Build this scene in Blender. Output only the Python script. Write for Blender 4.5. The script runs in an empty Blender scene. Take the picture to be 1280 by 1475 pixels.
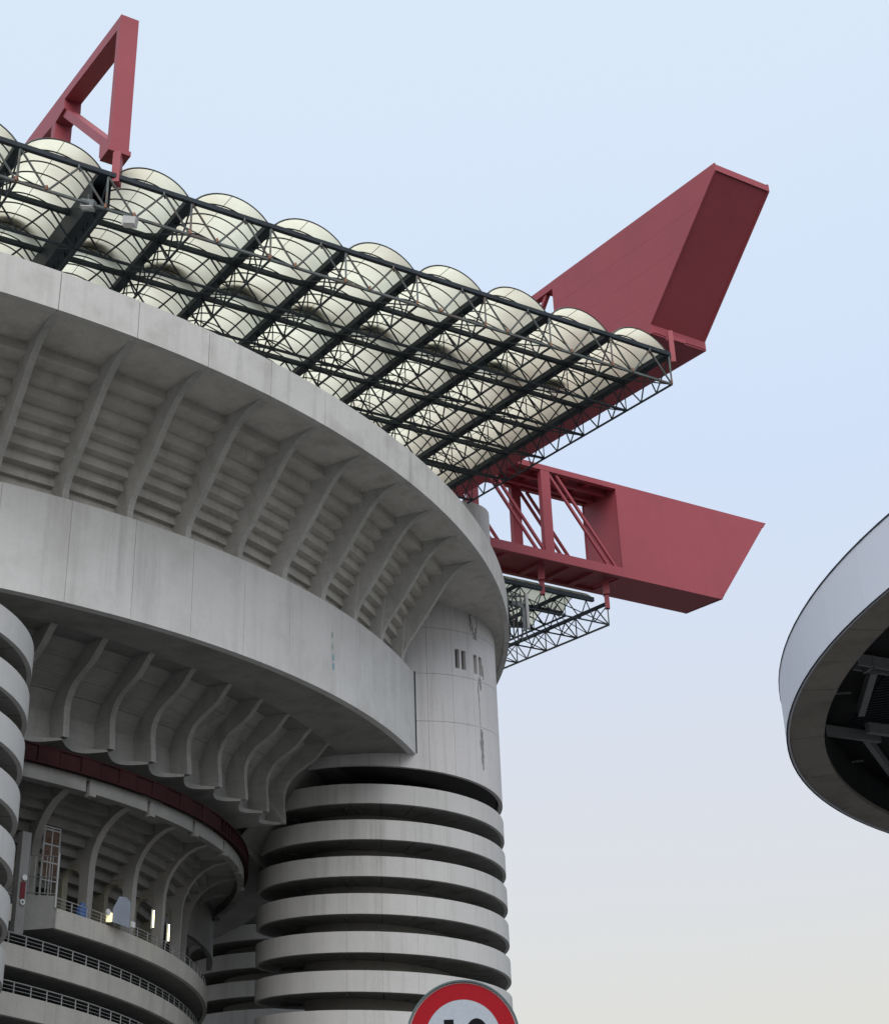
import bpy, math, random
from math import sin, cos, pi, radians as rad
from mathutils import Vector, Matrix
random.seed(7)
S = bpy.context.scene
COL = S.collection

# ------------------------------------------------------------------ camera
# world: x right, y away from the photographer, z up, origin at the photographer's eye; ground at z = -1.6
PITCH, ROLL = rad(26.346), rad(-2.094)
fw = Vector((0, cos(PITCH), sin(PITCH)))
up0 = Vector((0, -sin(PITCH), cos(PITCH)))
rt0 = Vector((1, 0, 0))
rt = rt0 * cos(ROLL) + up0 * sin(ROLL)
up = -rt0 * sin(ROLL) + up0 * cos(ROLL)
cd = bpy.data.cameras.new('camera')
cam = bpy.data.objects.new('camera', cd)
COL.objects.link(cam)
M = Matrix((rt, up, -fw)).transposed().to_4x4()
cam.matrix_world = M
cd.sensor_fit = 'VERTICAL'
cd.sensor_height = 24
cd.lens = 2166 / 1475 * 24
cd.clip_start = 0.1
cd.clip_end = 4000
S.camera = cam

# ------------------------------------------------------------------ sky and sun
W = bpy.data.worlds.new('World')
S.world = W
W.use_nodes = True
nt = W.node_tree
nt.nodes.clear()
SUN_EL, SUN_AZ = 37, 3      # degrees; azimuth measured from behind the camera towards its right
out = nt.nodes.new('ShaderNodeOutputWorld')
sky = nt.nodes.new('ShaderNodeTexSky')
sky.sky_type = 'NISHITA'
sky.sun_disc = False
sky.sun_elevation = rad(SUN_EL)
sky.sun_rotation = rad(180 - SUN_AZ)
sky.dust_density = 5
bg1 = nt.nodes.new('ShaderNodeBackground')
bg1.inputs['Strength'].default_value = 0.09
nt.links.new(sky.outputs[0], bg1.inputs[0])
tc = nt.nodes.new('ShaderNodeTexCoord')
sp = nt.nodes.new('ShaderNodeSeparateXYZ')
nt.links.new(tc.outputs['Generated'], sp.inputs[0])
noi = nt.nodes.new('ShaderNodeTexNoise')      # very soft overcast mottling
noi.inputs['Scale'].default_value = 2.6
noi.inputs['Detail'].default_value = 3
nt.links.new(tc.outputs['Generated'], noi.inputs['Vector'])
ma = nt.nodes.new('ShaderNodeMath')
ma.operation = 'MULTIPLY_ADD'
ma.inputs[1].default_value = 0.07
nt.links.new(noi.outputs['Fac'], ma.inputs[0])
nt.links.new(sp.outputs['Z'], ma.inputs[2])
rp = nt.nodes.new('ShaderNodeValToRGB')
nt.links.new(ma.outputs[0], rp.inputs[0])
els = rp.color_ramp.elements
stops = [(0.0, (.60, .57, .52)), (.15, (.750, .745, .695)), (.25, (.725, .745, .785)), (.37, (.685, .750, .865)),
         (.50, (.655, .765, .950)), (.74, (.715, .830, .965)), (1.0, (.98, 1.0, 1.0))]
els[0].position, els[0].color = stops[0][0], (*stops[0][1], 1)
els[1].position, els[1].color = stops[-1][0], (*stops[-1][1], 1)
for p_, c_ in stops[1:-1]:
    e_ = els.new(p_)
    e_.color = (*c_, 1)
bg2 = nt.nodes.new('ShaderNodeBackground')
bg2.inputs['Strength'].default_value = 0.80
nt.links.new(rp.outputs[0], bg2.inputs[0])
mx = nt.nodes.new('ShaderNodeMixShader')
mx.inputs[0].default_value = 0.93
nt.links.new(bg1.outputs[0], mx.inputs[1])
nt.links.new(bg2.outputs[0], mx.inputs[2])
nt.links.new(mx.outputs[0], out.inputs[0])

sd = bpy.data.lights.new('sun', 'SUN')
sd.energy = 1.5
sd.angle = rad(50)
sd.color = (1, .965, .92)
sun = bpy.data.objects.new('sun', sd)
COL.objects.link(sun)
sv = Vector((sin(rad(SUN_AZ)) * cos(rad(SUN_EL)), -cos(rad(SUN_AZ)) * cos(rad(SUN_EL)), sin(rad(SUN_EL))))
sun.rotation_euler = sv.to_track_quat('Z', 'Y').to_euler()
sun.location = (0, 0, 100)

S.view_settings.view_transform = 'Standard'
S.view_settings.look = 'None'
S.view_settings.exposure = 0.38
S.view_settings.gamma = 1
S.view_settings.use_curve_mapping = False

# ------------------------------------------------------------------ materials
def mat(name, col, rough=.85, metal=0., var=.12, streak=.0, scale=.35, bump=.0, blotch=None, spec=.3, fine=0.06, dirtcol=(.10, .095, .085), boards=0.0):
    m = bpy.data.materials.new(name)
    m.use_nodes = True
    n = m.node_tree.nodes
    L = m.node_tree.links
    b = n['Principled BSDF']
    b.inputs['Roughness'].default_value = rough
    b.inputs['Metallic'].default_value = metal
    b.inputs['Specular IOR Level'].default_value = spec
    geo = n.new('ShaderNodeNewGeometry')
    def noise(sc, det=5, mapping=None, rough_=.6):
        t = n.new('ShaderNodeTexNoise')
        t.inputs['Scale'].default_value = sc
        t.inputs['Detail'].default_value = det
        t.inputs['Roughness'].default_value = rough_
        if mapping:
            mp = n.new('ShaderNodeMapping')
            mp.inputs['Scale'].default_value = mapping
            L.new(geo.outputs['Position'], mp.inputs[0])
            L.new(mp.outputs[0], t.inputs['Vector'])
        else:
            L.new(geo.outputs['Position'], t.inputs['Vector'])
        return t
    def remap(sock, a, b_, lo, hi):
        r = n.new('ShaderNodeMapRange')
        r.inputs['From Min'].default_value = a
        r.inputs['From Max'].default_value = b_
        r.inputs['To Min'].default_value = lo
        r.inputs['To Max'].default_value = hi
        L.new(sock, r.inputs['Value'])
        return r.outputs[0]
    def mulf(a, b_):
        q = n.new('ShaderNodeMath')
        q.operation = 'MULTIPLY'
        L.new(a, q.inputs[0])
        L.new(b_, q.inputs[1])
        return q.outputs[0]
    f = remap(noise(scale, 6).outputs['Fac'], .3, .7, 1 - var, 1 + var)
    if fine:
        f = mulf(f, remap(noise(scale * 22, 4).outputs['Fac'], .3, .7, 1 - fine, 1 + fine))
    if boards:
        f = mulf(f, remap(noise(1.0, 2, (.4, .4, 9.)).outputs['Fac'], .35, .65, 1 - boards, 1 + boards))
    mixn = n.new('ShaderNodeMix')
    mixn.data_type = 'RGBA'
    mixn.blend_type = 'MULTIPLY'
    mixn.inputs[0].default_value = 1
    mixn.inputs[6].default_value = (*col, 1)
    cmb = n.new('ShaderNodeCombineColor')
    for i in range(3):
        L.new(f, cmb.inputs[i])
    L.new(cmb.outputs[0], mixn.inputs[7])
    csock = mixn.outputs[2]
    if streak:
        s = noise(1.0, 7, (1.1, 1.1, .055), .72)
        s2 = noise(.16, 3)
        fac = mulf(remap(s.outputs['Fac'], .5, .72, 0, streak), remap(s2.outputs['Fac'], .38, .62, .25, 1))
        m2 = n.new('ShaderNodeMix')
        m2.data_type = 'RGBA'
        L.new(fac, m2.inputs[0])
        L.new(csock, m2.inputs[6])
        m2.inputs[7].default_value = (*dirtcol, 1)
        csock = m2.outputs[2]
    if blotch:
        s = noise(blotch[1], 5)
        m2 = n.new('ShaderNodeMix')
        m2.data_type = 'RGBA'
        L.new(remap(s.outputs['Fac'], .5, .68, 0, blotch[2]), m2.inputs[0])
        L.new(csock, m2.inputs[6])
        m2.inputs[7].default_value = (*blotch[0], 1)
        csock = m2.outputs[2]
    L.new(csock, b.inputs['Base Color'])
    if bump:
        bp = n.new('ShaderNodeBump')
        bp.inputs['Strength'].default_value = bump
        bp.inputs['Distance'].default_value = .03
        L.new(noise(scale * 14, 6).outputs['Fac'], bp.inputs['Height'])
        L.new(bp.outputs[0], b.inputs['Normal'])
    return m

C_RIM = mat('pale cast concrete', (.55, .545, .53), var=.05, fine=.03, streak=.35, scale=.22, bump=.25, blotch=((.33, .32, .30), .5, .4))
C_BLOCK = mat('grey cast concrete', (.59, .59, .585), var=.06, fine=.03, streak=.3, scale=.2, bump=.25, blotch=((.42, .415, .40), .35, .4))
C_SHAFT = mat('tower concrete', (.60, .592, .60), var=.05, fine=.03, streak=.4, scale=.25, bump=.2)
C_BAND = mat('ramp parapet concrete', (.53, .53, .525), var=.06, fine=.03, streak=.35, scale=.3, bump=.2)
C_RIBL = mat('shaded rib concrete', (.31, .31, .30), var=.18, streak=.5, scale=.5, bump=.4, boards=.05)  # darker copy of the rib concrete; shade under the gallery is in its colour
C_LOW = mat('shade toned concrete', (.19, .188, .18), var=.18, streak=.4, scale=.5, bump=.3)  # low tone stands in for shade deep in the lower tier
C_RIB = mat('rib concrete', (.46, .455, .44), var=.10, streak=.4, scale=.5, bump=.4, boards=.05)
C_STEP = mat('weathered terrace concrete', (.55, .535, .50), var=.10, streak=.35, scale=.6, bump=.4, blotch=((.30, .27, .22), .8, .35))
C_DARK = mat('deep shade concrete', (.20, .20, .195), var=.2, streak=.5, scale=.5, bump=.3)  # dark colour mostly stands in for shade inside the structure
C_OLD = mat('warm grey concrete', (.40, .385, .355), var=.1, streak=.4, scale=.4, bump=.3)
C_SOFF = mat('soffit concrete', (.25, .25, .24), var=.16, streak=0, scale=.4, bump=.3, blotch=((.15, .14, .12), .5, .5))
C_WARMW = mat('warm lit wall', (.26, .24, .18), var=.15, scale=.4)  # ochre colour imitates warm light on the inner walls
RED = mat('red girder paint', (.335, .067, .086), rough=.55, var=.06, scale=.25, fine=.03, streak=.14, dirtcol=(.20, .05, .06), spec=.35)
RED2 = mat('dull red cladding', (.026, .009, .010), rough=.85, spec=.1, var=.2, scale=.8)
STEEL = mat('dark blue grey steel', (.022, .031, .040), rough=.6, var=.3, scale=1.2, metal=.1)
STEEL_L = mat('weathered steel', (.10, .115, .115), rough=.6, var=.35, scale=1.5, metal=.2, blotch=((.16, .08, .05), 1.2, .6))
RUST = mat('rusty plate', (.27, .13, .085), rough=.8, var=.3, scale=3)
ARC = mat('purlin steel', (.028, .032, .026), rough=.7, var=.25, scale=1)
RAIL = mat('galvanised railing', (.30, .31, .31), rough=.5, metal=.3, var=.15, scale=2)
BLACK = mat('dark interior wall', (.09, .09, .095), rough=.9, var=.1)  # near black stands in for unlit depth behind openings and gaps
ASPH = mat('worn asphalt', (.10, .098, .095), rough=.95, var=.2, scale=.8, bump=.3)
PAVE = mat('pale paving', (.25, .24, .225), rough=.95, var=.1, scale=.6)
GLASSD = mat('dark window glass', (.05, .055, .06), rough=.3, var=.05, spec=.5)
LILAC = mat('pearl fascia panel', (.80, .84, .95), rough=.45, var=.01, scale=.5, spec=.4, fine=.008)
SOFTAN = mat('brown grey soffit board', (.42, .39, .35), rough=.9, var=.12, scale=.9, boards=.0, blotch=((.20, .17, .14), 1.4, .4))
BEAMG = mat('painted canopy steel', (.32, .34, .35), rough=.6, var=.1, scale=1)
DECKD = mat('dark deck sheet', (.03, .032, .035), rough=.8, var=.15, scale=1)
SIGNRED = mat('sign red film', (.30, .008, .016), rough=.6, var=.03, scale=3, spec=.1)
SIGNWH = mat('sign white film', (.34, .385, .44), rough=.6, var=.02, scale=3, spec=.5)
SIGNBK = mat('sign black print', (.006, .006, .008), rough=.7, var=.02, spec=.1)
SIGNRIM = mat('grey blue sign rim', (.075, .11, .12), rough=.5, var=.1)
BLUE = mat('blue plastic', (.04, .10, .28), rough=.5)
PALEB = mat('pale blue sheet', (.25, .28, .34), rough=.7)
LBLUE = mat('faded blue paint mark', (.22, .40, .46), rough=.85, var=.35, scale=5)
LTEAL = mat('faded green paint mark', (.33, .42, .39), rough=.85, var=.3, scale=5)
MOULD = mat('black mould', (.27, .27, .27), rough=.95, var=.45, scale=3, fine=.25)
WHITEP = mat('off white plastic', (.55, .56, .56), rough=.5)
GREYP = mat('grey equipment', (.20, .23, .24), rough=.5, var=.3, scale=4)

def memb():
    m = bpy.data.materials.new('translucent roof sheet')
    m.use_nodes = True
    n = m.node_tree.nodes
    L = m.node_tree.links
    n.remove(n['Principled BSDF'])
    o = n['Material Output']
    geo = n.new('ShaderNodeNewGeometry')
    t = n.new('ShaderNodeTexNoise')
    t.inputs['Scale'].default_value = .35
    t.inputs['Detail'].default_value = 5
    L.new(geo.outputs['Position'], t.inputs['Vector'])
    r = n.new('ShaderNodeValToRGB')
    r.color_ramp.elements[0].position = .35
    r.color_ramp.elements[0].color = (.68, .655, .53, 1)
    r.color_ramp.elements[1].position = .65
    r.color_ramp.elements[1].color = (.83, .835, .68, 1)
    L.new(t.outputs['Fac'], r.inputs[0])
    tr = n.new('ShaderNodeBsdfTranslucent')
    df = n.new('ShaderNodeBsdfDiffuse')
    L.new(r.outputs[0], tr.inputs[0])
    df.inputs[0].default_value = (.7, .7, .6, 1)
    ms = n.new('ShaderNodeMixShader')
    ms.inputs[0].default_value = .05
    L.new(tr.outputs[0], ms.inputs[1])
    L.new(df.outputs[0], ms.inputs[2])
    L.new(ms.outputs[0], o.inputs[0])
    return m
MEMB = memb()

def emis(name, col, st):
    m = bpy.data.materials.new(name)
    m.use_nodes = True
    b = m.node_tree.nodes['Principled BSDF']
    b.inputs['Base Color'].default_value = (*col, 1)
    b.inputs['Emission Color'].default_value = (*col, 1)
    b.inputs['Emission Strength'].default_value = st
    return m
TUBE = emis('lit fluorescent tube', (1, .93, .55), 3.0)
LAMPY = emis('lit warm lamp', (1, .85, .5), .8)

# ------------------------------------------------------------------ helpers
def empty(name, loc, label, cat, group=None, kind=None):
    o = bpy.data.objects.new(name, None)
    o.empty_display_size = .5
    o.location = loc
    COL.objects.link(o)
    if label: o['label'] = label
    if cat: o['category'] = cat
    if group: o['group'] = group
    if kind: o['kind'] = kind
    return o

def root_loc(p):
    while p.parent: p = p.parent
    return Vector(p.location)

class MB:
    def __init__(s): s.v, s.f = [], []
    def add(s, vs, fs):
        k = len(s.v)
        s.v += [Vector(v) for v in vs]
        s.f += [[i + k for i in f] for f in fs]
        return s
    def hexa(s, b, t):      # b, t: four points each (bottom loop, top loop)
        return s.add(list(b) + list(t), [(3, 2, 1, 0), (4, 5, 6, 7), (0, 1, 5, 4), (1, 2, 6, 5), (2, 3, 7, 6), (3, 0, 4, 7)])
    def bar(s, p, q, w, h=None, upv=(0, 0, 1)):
        p, q = Vector(p), Vector(q)
        h = h or w
        d = (q - p).normalized()
        u = Vector(upv)
        if abs(d.dot(u)) > .98: u = Vector((1, 0, 0))
        x = d.cross(u).normalized() * (w / 2)
        y = x.cross(d).normalized() * (h / 2)
        return s.hexa([p - x - y, p + x - y, p + x + y, p - x + y], [q - x - y, q + x - y, q + x + y, q - x + y])
    def tube(s, p, q, r, n=6):
        p, q = Vector(p), Vector(q)
        d = (q - p).normalized()
        u = Vector((0, 0, 1)) if abs(d.z) < .9 else Vector((1, 0, 0))
        x = d.cross(u).normalized()
        y = d.cross(x)
        vs = [o + (x * cos(2 * pi * i / n) + y * sin(2 * pi * i / n)) * r for o in (p, q) for i in range(n)]
        fs = [(i, (i + 1) % n, n + (i + 1) % n, n + i) for i in range(n)] + [tuple(range(n))[::-1], tuple(range(n, 2 * n))]
        return s.add(vs, fs)
    def path(s, pts, r, n=5):
        pts = [Vector(p) for p in pts]
        vs, fs = [], []
        for i, p in enumerate(pts):
            d = (pts[min(i + 1, len(pts) - 1)] - pts[max(i - 1, 0)]).normalized()
            u = Vector((0, 0, 1)) if abs(d.z) < .95 else Vector((1, 0, 0))
            x = d.cross(u).normalized()
            y = d.cross(x)
            vs += [p + (x * cos(2 * pi * j / n) + y * sin(2 * pi * j / n)) * r for j in range(n)]
        for i in range(len(pts) - 1):
            fs += [(i * n + j, i * n + (j + 1) % n, (i + 1) * n + (j + 1) % n, (i + 1) * n + j) for j in range(n)]
        fs += [tuple(range(n))[::-1], tuple(range((len(pts) - 1) * n, len(pts) * n))]
        return s.add(vs, fs)
    def arc(s, c, r0, r1, z0, z1, a0, a1, n):      # curved box; r and z may be numbers or functions of the angle (degrees)
        g = lambda v, a: v(a) if callable(v) else v
        vs = []
        for i in range(n + 1):
            a = a0 + (a1 - a0) * i / n
            for rr, zz in ((r0, z0), (r1, z0), (r1, z1), (r0, z1)):
                rr, zz = g(rr, a), g(zz, a)
                vs.append((c[0] + rr * cos(rad(a)), c[1] + rr * sin(rad(a)), zz))
        fs = [(0, 1, 2, 3), tuple(4 * n + k for k in (3, 2, 1, 0))]
        for i in range(n):
            for k in range(4):
                k2 = (k + 1) % 4
                fs.append((4 * i + k, 4 * i + 4 + k, 4 * i + 4 + k2, 4 * i + k2))
        return s.add(vs, fs)
    def ribpoly(s, c, prof, w, th):      # prof: list of (r, z); th(z) angle in degrees; extruded +-w/2 tangentially
        n = len(prof)
        vs = []
        for sg in (-1, 1):
            for r, z in prof:
                a = rad(th(z) if callable(th) else th)
                vs.append((c[0] + r * cos(a) - sin(a) * sg * w / 2, c[1] + r * sin(a) + cos(a) * sg * w / 2, z))
        fs = [tuple(range(n)), tuple(range(2 * n - 1, n - 1, -1))] + [(i, n + i, n + (i + 1) % n, (i + 1) % n) for i in range(n)]
        return s.add(vs, fs)
    def build(s, name, m, parent=None, smooth=False, label=None, kind=None, cat=None, group=None, bevel=0):
        me = bpy.data.meshes.new(name)
        off = root_loc(parent) if parent else Vector((0, 0, 0))
        me.from_pydata([tuple(v - off) for v in s.v], [], s.f)
        me.validate()
        import bmesh
        bm = bmesh.new()
        bm.from_mesh(me)
        bmesh.ops.recalc_face_normals(bm, faces=bm.faces)
        bm.to_mesh(me)
        bm.free()
        me.materials.append(m)
        if smooth:
            for p in me.polygons: p.use_smooth = True
            try: me.set_sharp_from_angle(angle=rad(35))
            except Exception: pass
        o = bpy.data.objects.new(name, me)
        COL.objects.link(o)
        if parent: o.parent = parent
        if bevel:
            bv = o.modifiers.new('bevel', 'BEVEL')
            bv.width = bevel
            bv.segments = 1
        if label: o['label'] = label
        if cat: o['category'] = cat
        if group: o['group'] = group
        if kind: o['kind'] = kind
        return o

G = -1.6
CR = (-48.97, 97.38)         # centre of the curved corner of the upper stand
RR = 53.1
C3 = (-43.04, 86.66)         # centre of the lower tier's tighter curve
TC = (-4.889, 97.47)         # near ramp tower
lerp = lambda a, b, t: a + (b - a) * t
def pol(c, r, a, z): return Vector((c[0] + r * cos(rad(a)), c[1] + r * sin(rad(a)), z))

# roof frame: s along the eave, t inwards (slightly rising), h up
A_ = rad(31.9)
E1 = Vector((cos(A_), sin(A_), 0))
_v = Vector((-.5536, .8286, .078))
E2 = _v / math.hypot(_v.x, _v.y)
O3 = Vector((14.28, 79.76, 50.))
def rw(s, t, h): return O3 + E1 * s + E2 * t + Vector((0, 0, h))
def rbox(mb, s0, s1, t0, t1, h0, h1):
    return mb.hexa([rw(s0, t0, h0), rw(s1, t0, h0), rw(s1, t1, h0), rw(s0, t1, h0)], [rw(s0, t0, h1), rw(s1, t0, h1), rw(s1, t1, h1), rw(s0, t1, h1)])

# ------------------------------------------------------------------ ground
g = MB().add([(-1500, -1500, G), (1500, -1500, G), (1500, 1500, G), (-1500, 1500, G)], [(0, 1, 2, 3)]).build('ground', ASPH, kind='structure')
pv = MB()
pv.arc(CR, 0.5, 62, G + .0, G + .13, -180, 180, 96)
pv.build('pavement', PAVE, kind='structure')

# ------------------------------------------------------------------ ramp towers
def ramp_tower(c, label, z_top, nb, slope, front, panels, drum_top, dz=2.208, h=1.19, ph=None):
    base = empty('ramp_tower', (c[0], c[1], G), label, 'ramp tower', 'round ramp towers of the stadium')
    MB().arc(c, .01, 4.9, G, drum_top, -180, 180, 64).build('core', C_OLD, base, smooth=True)
    for k in range(nb):
        zb = z_top - k * dz
        if zb < G + .3: break
        zf = lambda a, zb=zb: zb + slope * rad(a - front)
        if panels:
            n = 24
            for i in range(n):
                a0 = front - 180 + i * 15 + ph
                if a0 + 15 > front + 180: continue
                MB().arc(c, 7.78, 8., zf, lambda a, f=zf: f(a) + h, a0 + .035, a0 + 14.965, 5).build('parapet_panel', C_BAND, base, smooth=True)
        else:
            MB().arc(c, 7.78, 8., zf, lambda a, f=zf: f(a) + h, front - 180, front + 180, 96).build('parapet', C_BAND, base, smooth=True)
        sl = MB()
        for i in range(24):
            a0 = front - 180 + i * 15
            sl.arc(c, 4.9, 7.778, lambda a, f=zf: f(a) + .03, lambda a, f=zf: f(a) + .24, a0 + .25, a0 + 14.75, 4)
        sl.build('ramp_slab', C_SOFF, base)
        sr = MB().arc(c, 4.9, 7.77, lambda a, f=zf: f(a) + .245, lambda a, f=zf: f(a) + .28, front - 180, front + 180, 72)
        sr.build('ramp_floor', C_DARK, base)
        if panels:
            for i in range(8):
                a0 = front - 165 + i * 45 + 7
                p0, p1 = pol(c, 5.6, a0, zf(a0) - .03), pol(c, 6.9, a0 + 5, zf(a0 + 5) - .03)
                MB().bar(p0, p1, .16, .12).build('soffit_conduit', C_DARK, base)
    return base

front1 = math.degrees(math.atan2(-TC[1], -TC[0]))      # towards the camera
t1 = ramp_tower(TC, 'tall round ramp tower with plain shaft above stacked ring parapets, under the upper stand', 26.991 - 2.208, 12, -.478, front1, True, 26.8, ph=-.2)
C2T = (-26.217, 60.453)
front2 = math.degrees(math.atan2(-C2T[1], -C2T[0]))
t2 = ramp_tower(C2T, 'round ramp tower cut off by the left edge, only white parapet ends showing', 24.278, 12, -.478, front2, False, 27.6)
C3T = (-15.2, 132.)
t3 = ramp_tower(C3T, 'dark shaded ramp tower far back between curved galleries and near ramp tower', 23.55, 11, -.05, -84, False, 24.5, dz=2.22, h=1.2)

MB().arc(C3T, .01, 7.4, 24.95, 29.5, -180, 180, 60).build('head_drum', C_DARK, t3)
MB().bar((-15.2, 134.5, 14), (-48, 126, 14), 1.0, 31).build('link_wall', C_LOW, t3)
# shaft of the near tower: curved precast panels with recessed joints
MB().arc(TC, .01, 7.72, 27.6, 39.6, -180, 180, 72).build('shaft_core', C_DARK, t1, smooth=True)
MB().arc((TC[0] + 5.6, TC[1] + 3.5), .01, 2.6, 39.6, 49.6, -180, 180, 48).build('shaft_head', C_SHAFT, t1, smooth=True)
MB().arc(TC, 4.0, 7.6, lambda a: 27.4 - .478 * rad(a - front1), 27.9, front1 - 130, front1 + 130, 60).build('shaft_soffit', BLACK, t1)
rowz = [27.12, 30.05, 33.22, 36.35, 39.4, 42.6, 45.8, 49.3]
tilt = lambda a: .0125 * max(-10, min(75, a + 71)) if a < 60 else .0125 * 75
def rz(i):
    if i == 0: return lambda a: 27.12 - .478 * rad(a - front1)
    if i == 7: return 49.3
    return lambda a: rowz[i] + tilt(a) * (1 if i < 4 else .5)
wins = [(-49.2, -46.5), (-45.2, -42.3), (-36.5, -33.7), (-32.2, -29.3)]
A0 = -64.8 - 13.6 * 8
for i in range(4):
    zl, zh = rz(i), rz(i + 1)
    lo = zl if callable(zl) else (lambda a, v=zl: v)
    hi = zh if callable(zh) else (lambda a, v=zh: v)
    lo2, hi2 = (lambda a, f=lo: f(a) + .012), (lambda a, f=hi: f(a) - .012)
    for j in range(26):
        a0 = A0 + 13.6 * j
        a1 = min(a0 + 13.6, A0 + 360)
        if a1 - a0 < 2: continue
        ws = [w_ for w_ in wins if i == 2 and w_[0] > a0 and w_[1] < a1]
        e = .07
        mb = MB()
        if not ws:
            mb.arc(TC, 7.74, 8., lo2, hi2, a0 + e, a1 - e, 6)
        else:
            wl = lambda a: 34.06 + .004 * (a + 45)
            wh = lambda a: 35.38 + .004 * (a + 45)
            mb.arc(TC, 7.74, 8., lo2, wl, a0 + e, a1 - e, 6)
            mb.arc(TC, 7.74, 8., wh, hi2, a0 + e, a1 - e, 6)
            xs = [a0 + e] + [v for w_ in ws for v in w_] + [a1 - e]
            for q in range(0, len(xs), 2):
                mb.arc(TC, 7.742, 7.999, wl, wh, xs[q], xs[q + 1], 3)
        mb.build('shaft_panel', C_SHAFT, t1, smooth=True)
for w_ in wins:
    wo = MB().arc(TC, 7.725, 7.75, 34.0, 35.5, w_[0] - .2, w_[1] + .2, 3).build('window', GLASSD, t1)
    MB().arc(TC, 7.76, 7.82, 34.06, 35.4, w_[0] + .02, w_[0] + .4, 1).build('frame', C_DARK, wo)
# painted joint shade, then mould runs down the shaft
MB().arc(TC, 7.9, 8.012, 27.95, 33.35, -71.2, -70.55, 1).build('painted_joint_shade', STEEL, t1)  # dark strip painting the shadow where the gallery band meets the shaft
def stain(z0, z1, a, wmax, seed, m=None):
    rnd = random.Random(seed)
    n = 14
    vs, fs = [], []
    for i in range(n + 1):
        z = lerp(z1, z0, i / n)
        w_ = 1.5 * wmax * (.55 + .45 * sin(pi * min(1, .1 + i / n))) * rnd.uniform(.7, 1.1)
        ac = a + rnd.uniform(-.25, .25) + .5 * i / n
        for q in (-w_, w_):
            vs.append(pol(TC, 8.004, ac + q, z))
    for i in range(n): fs.append((2 * i, 2 * i + 1, 2 * i + 3, 2 * i + 2))
    MB().add(vs, fs).build('mould_streak', m or MOULD, t1)
stain(36.5, 38.9, -35.2, 1.9, 3)
stain(36.9, 38.4, -38.4, .4, 4)
stain(27.7, 30.4, -32.6, 1.0, 5)
stain(30.6, 33.6, -33.6, .35, 8)
stain(33.1, 34.0, -32.0, .9, 9)
stain(33.9, 34.9, -28.9, .5, 10)

# ------------------------------------------------------------------ upper stand
us = empty('upper_stand', (-14, 60, 33), 'pale concrete upper stand leaning out over ribs, topped by a smooth curved rim wall', 'stadium stand')
def rblock(a):      # outer radius of the gallery ring below
    if a > -9: a = -9
    if a < -52: a = -52
    return lerp(45.15, 47.25, (a + 52) / 43.)
RSTEP = 4.2
k0, k1 = -8, 8
aj = lambda k: -48.35 + 4.2 * k
for k in range(-9, 24):
    a0, a1 = aj(k), aj(k + 1)
    MB().arc(CR, RR - .35, RR, 38.0, 40.02, a0 + .02, a1 - .02, 5).build('rim_panel', C_RIM, us, smooth=True)
MB().arc(CR, RR - 4.4, RR - .36, 38.22, 38.5, aj(-9), aj(24), 130).build('rim_soffit', C_STEP, us)
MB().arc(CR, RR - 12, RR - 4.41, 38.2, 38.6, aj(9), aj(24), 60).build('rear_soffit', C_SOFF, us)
ptop = [(1, 38.24), (.93, 38.2), (.84, 38.05), (.74, 37.8), (.63, 37.35), (.53, 36.8), (.40, 36.0), (.30, 35.4), (.18, 34.7), (.10, 34.25), (.045, 33.85), (.01, 33.4), (0, 32.9), (-.05, 32.65)]
def smooth(p):
    o = []
    for i in range(len(p) - 1):
        a, b, c, d = p[max(i - 1, 0)], p[i], p[i + 1], p[min(i + 2, len(p) - 1)]
        for t in (0, .33, .66):
            f = lambda q: .5 * (2 * b[q] + (c[q] - a[q]) * t + (2 * a[q] - 5 * b[q] + 4 * c[q] - d[q]) * t * t + (3 * b[q] - a[q] - 3 * c[q] + d[q]) * t ** 3)
            o.append((f(0), f(1)))
    return o + [p[-1]]
def ribth(k):
    tt, tb = -48.15 + 4.2 * k, -47.15 + 4.42 * k
    return lambda z: lerp(tb, tt, max(0, min(1, (z - 33) / 5.)))
for k in range(k0, k1 + 1):
    f = ribth(k)
    rb_ = rblock(f(33)) - .03
    rt_ = RR - .38
    edge = [(min(r, rb_) if z < 33.3 else r, z) for r, z in smooth([(lerp(rb_, rt_, u), z) for u, z in ptop])]
    back = [(rb_ - 2.9, 32.65), (rb_ - 2.9, 33.0), (rt_ - 4.4, 38.45), (rt_ - .3, 38.45)]
    MB().ribpoly(CR, edge + back, .33, f).build('rib', C_RIB, us, smooth=False)
NS = 11
STP = [(32.4, -1.35), (34.0, -.5), (36., 1.45), (37.2, 2.95), (37.8, 4.1), (38.3, 5.9)]
def stepr(z):
    for (z0, r0), (z1, r1) in zip(STP[:-1], STP[1:]):
        if z <= z1: return lerp(r0, r1, (z - z0) / (z1 - z0))
    return STP[-1][1]
for k in range(k0 - 1, k1 + 2):
    f0, f1 = ribth(k - 1), ribth(k)
    for i in range(NS):
        u = i / NS
        zc = lerp(32.4, 38.26, u)
        a0, a1 = f0(zc), f1(zc)
        if k == k1 + 1: continue
        rb_ = rblock((a0 + a1) / 2)
        ri = rb_ + stepr(zc) * (RR - rb_) / 7.2
        # straight precast units between the ribs
        MB().arc(CR, ri - 1.5, ri, zc, zc + .54, a0, a1, 1).build('terrace_step', C_STEP, us)
    MB().arc(CR, 42.4, lambda a: rblock(a) - 2.0, 30.5, 33.0, f0(32), f1(32), 2).build('rear_wall', C_DARK, us)
# upper surface of the raked stand (seen only from above)
MB().arc(CR, 20, RR - .4, 38.95, 39.1, aj(-9), aj(24), 90).build('stand_deck', C_OLD, us)

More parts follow.
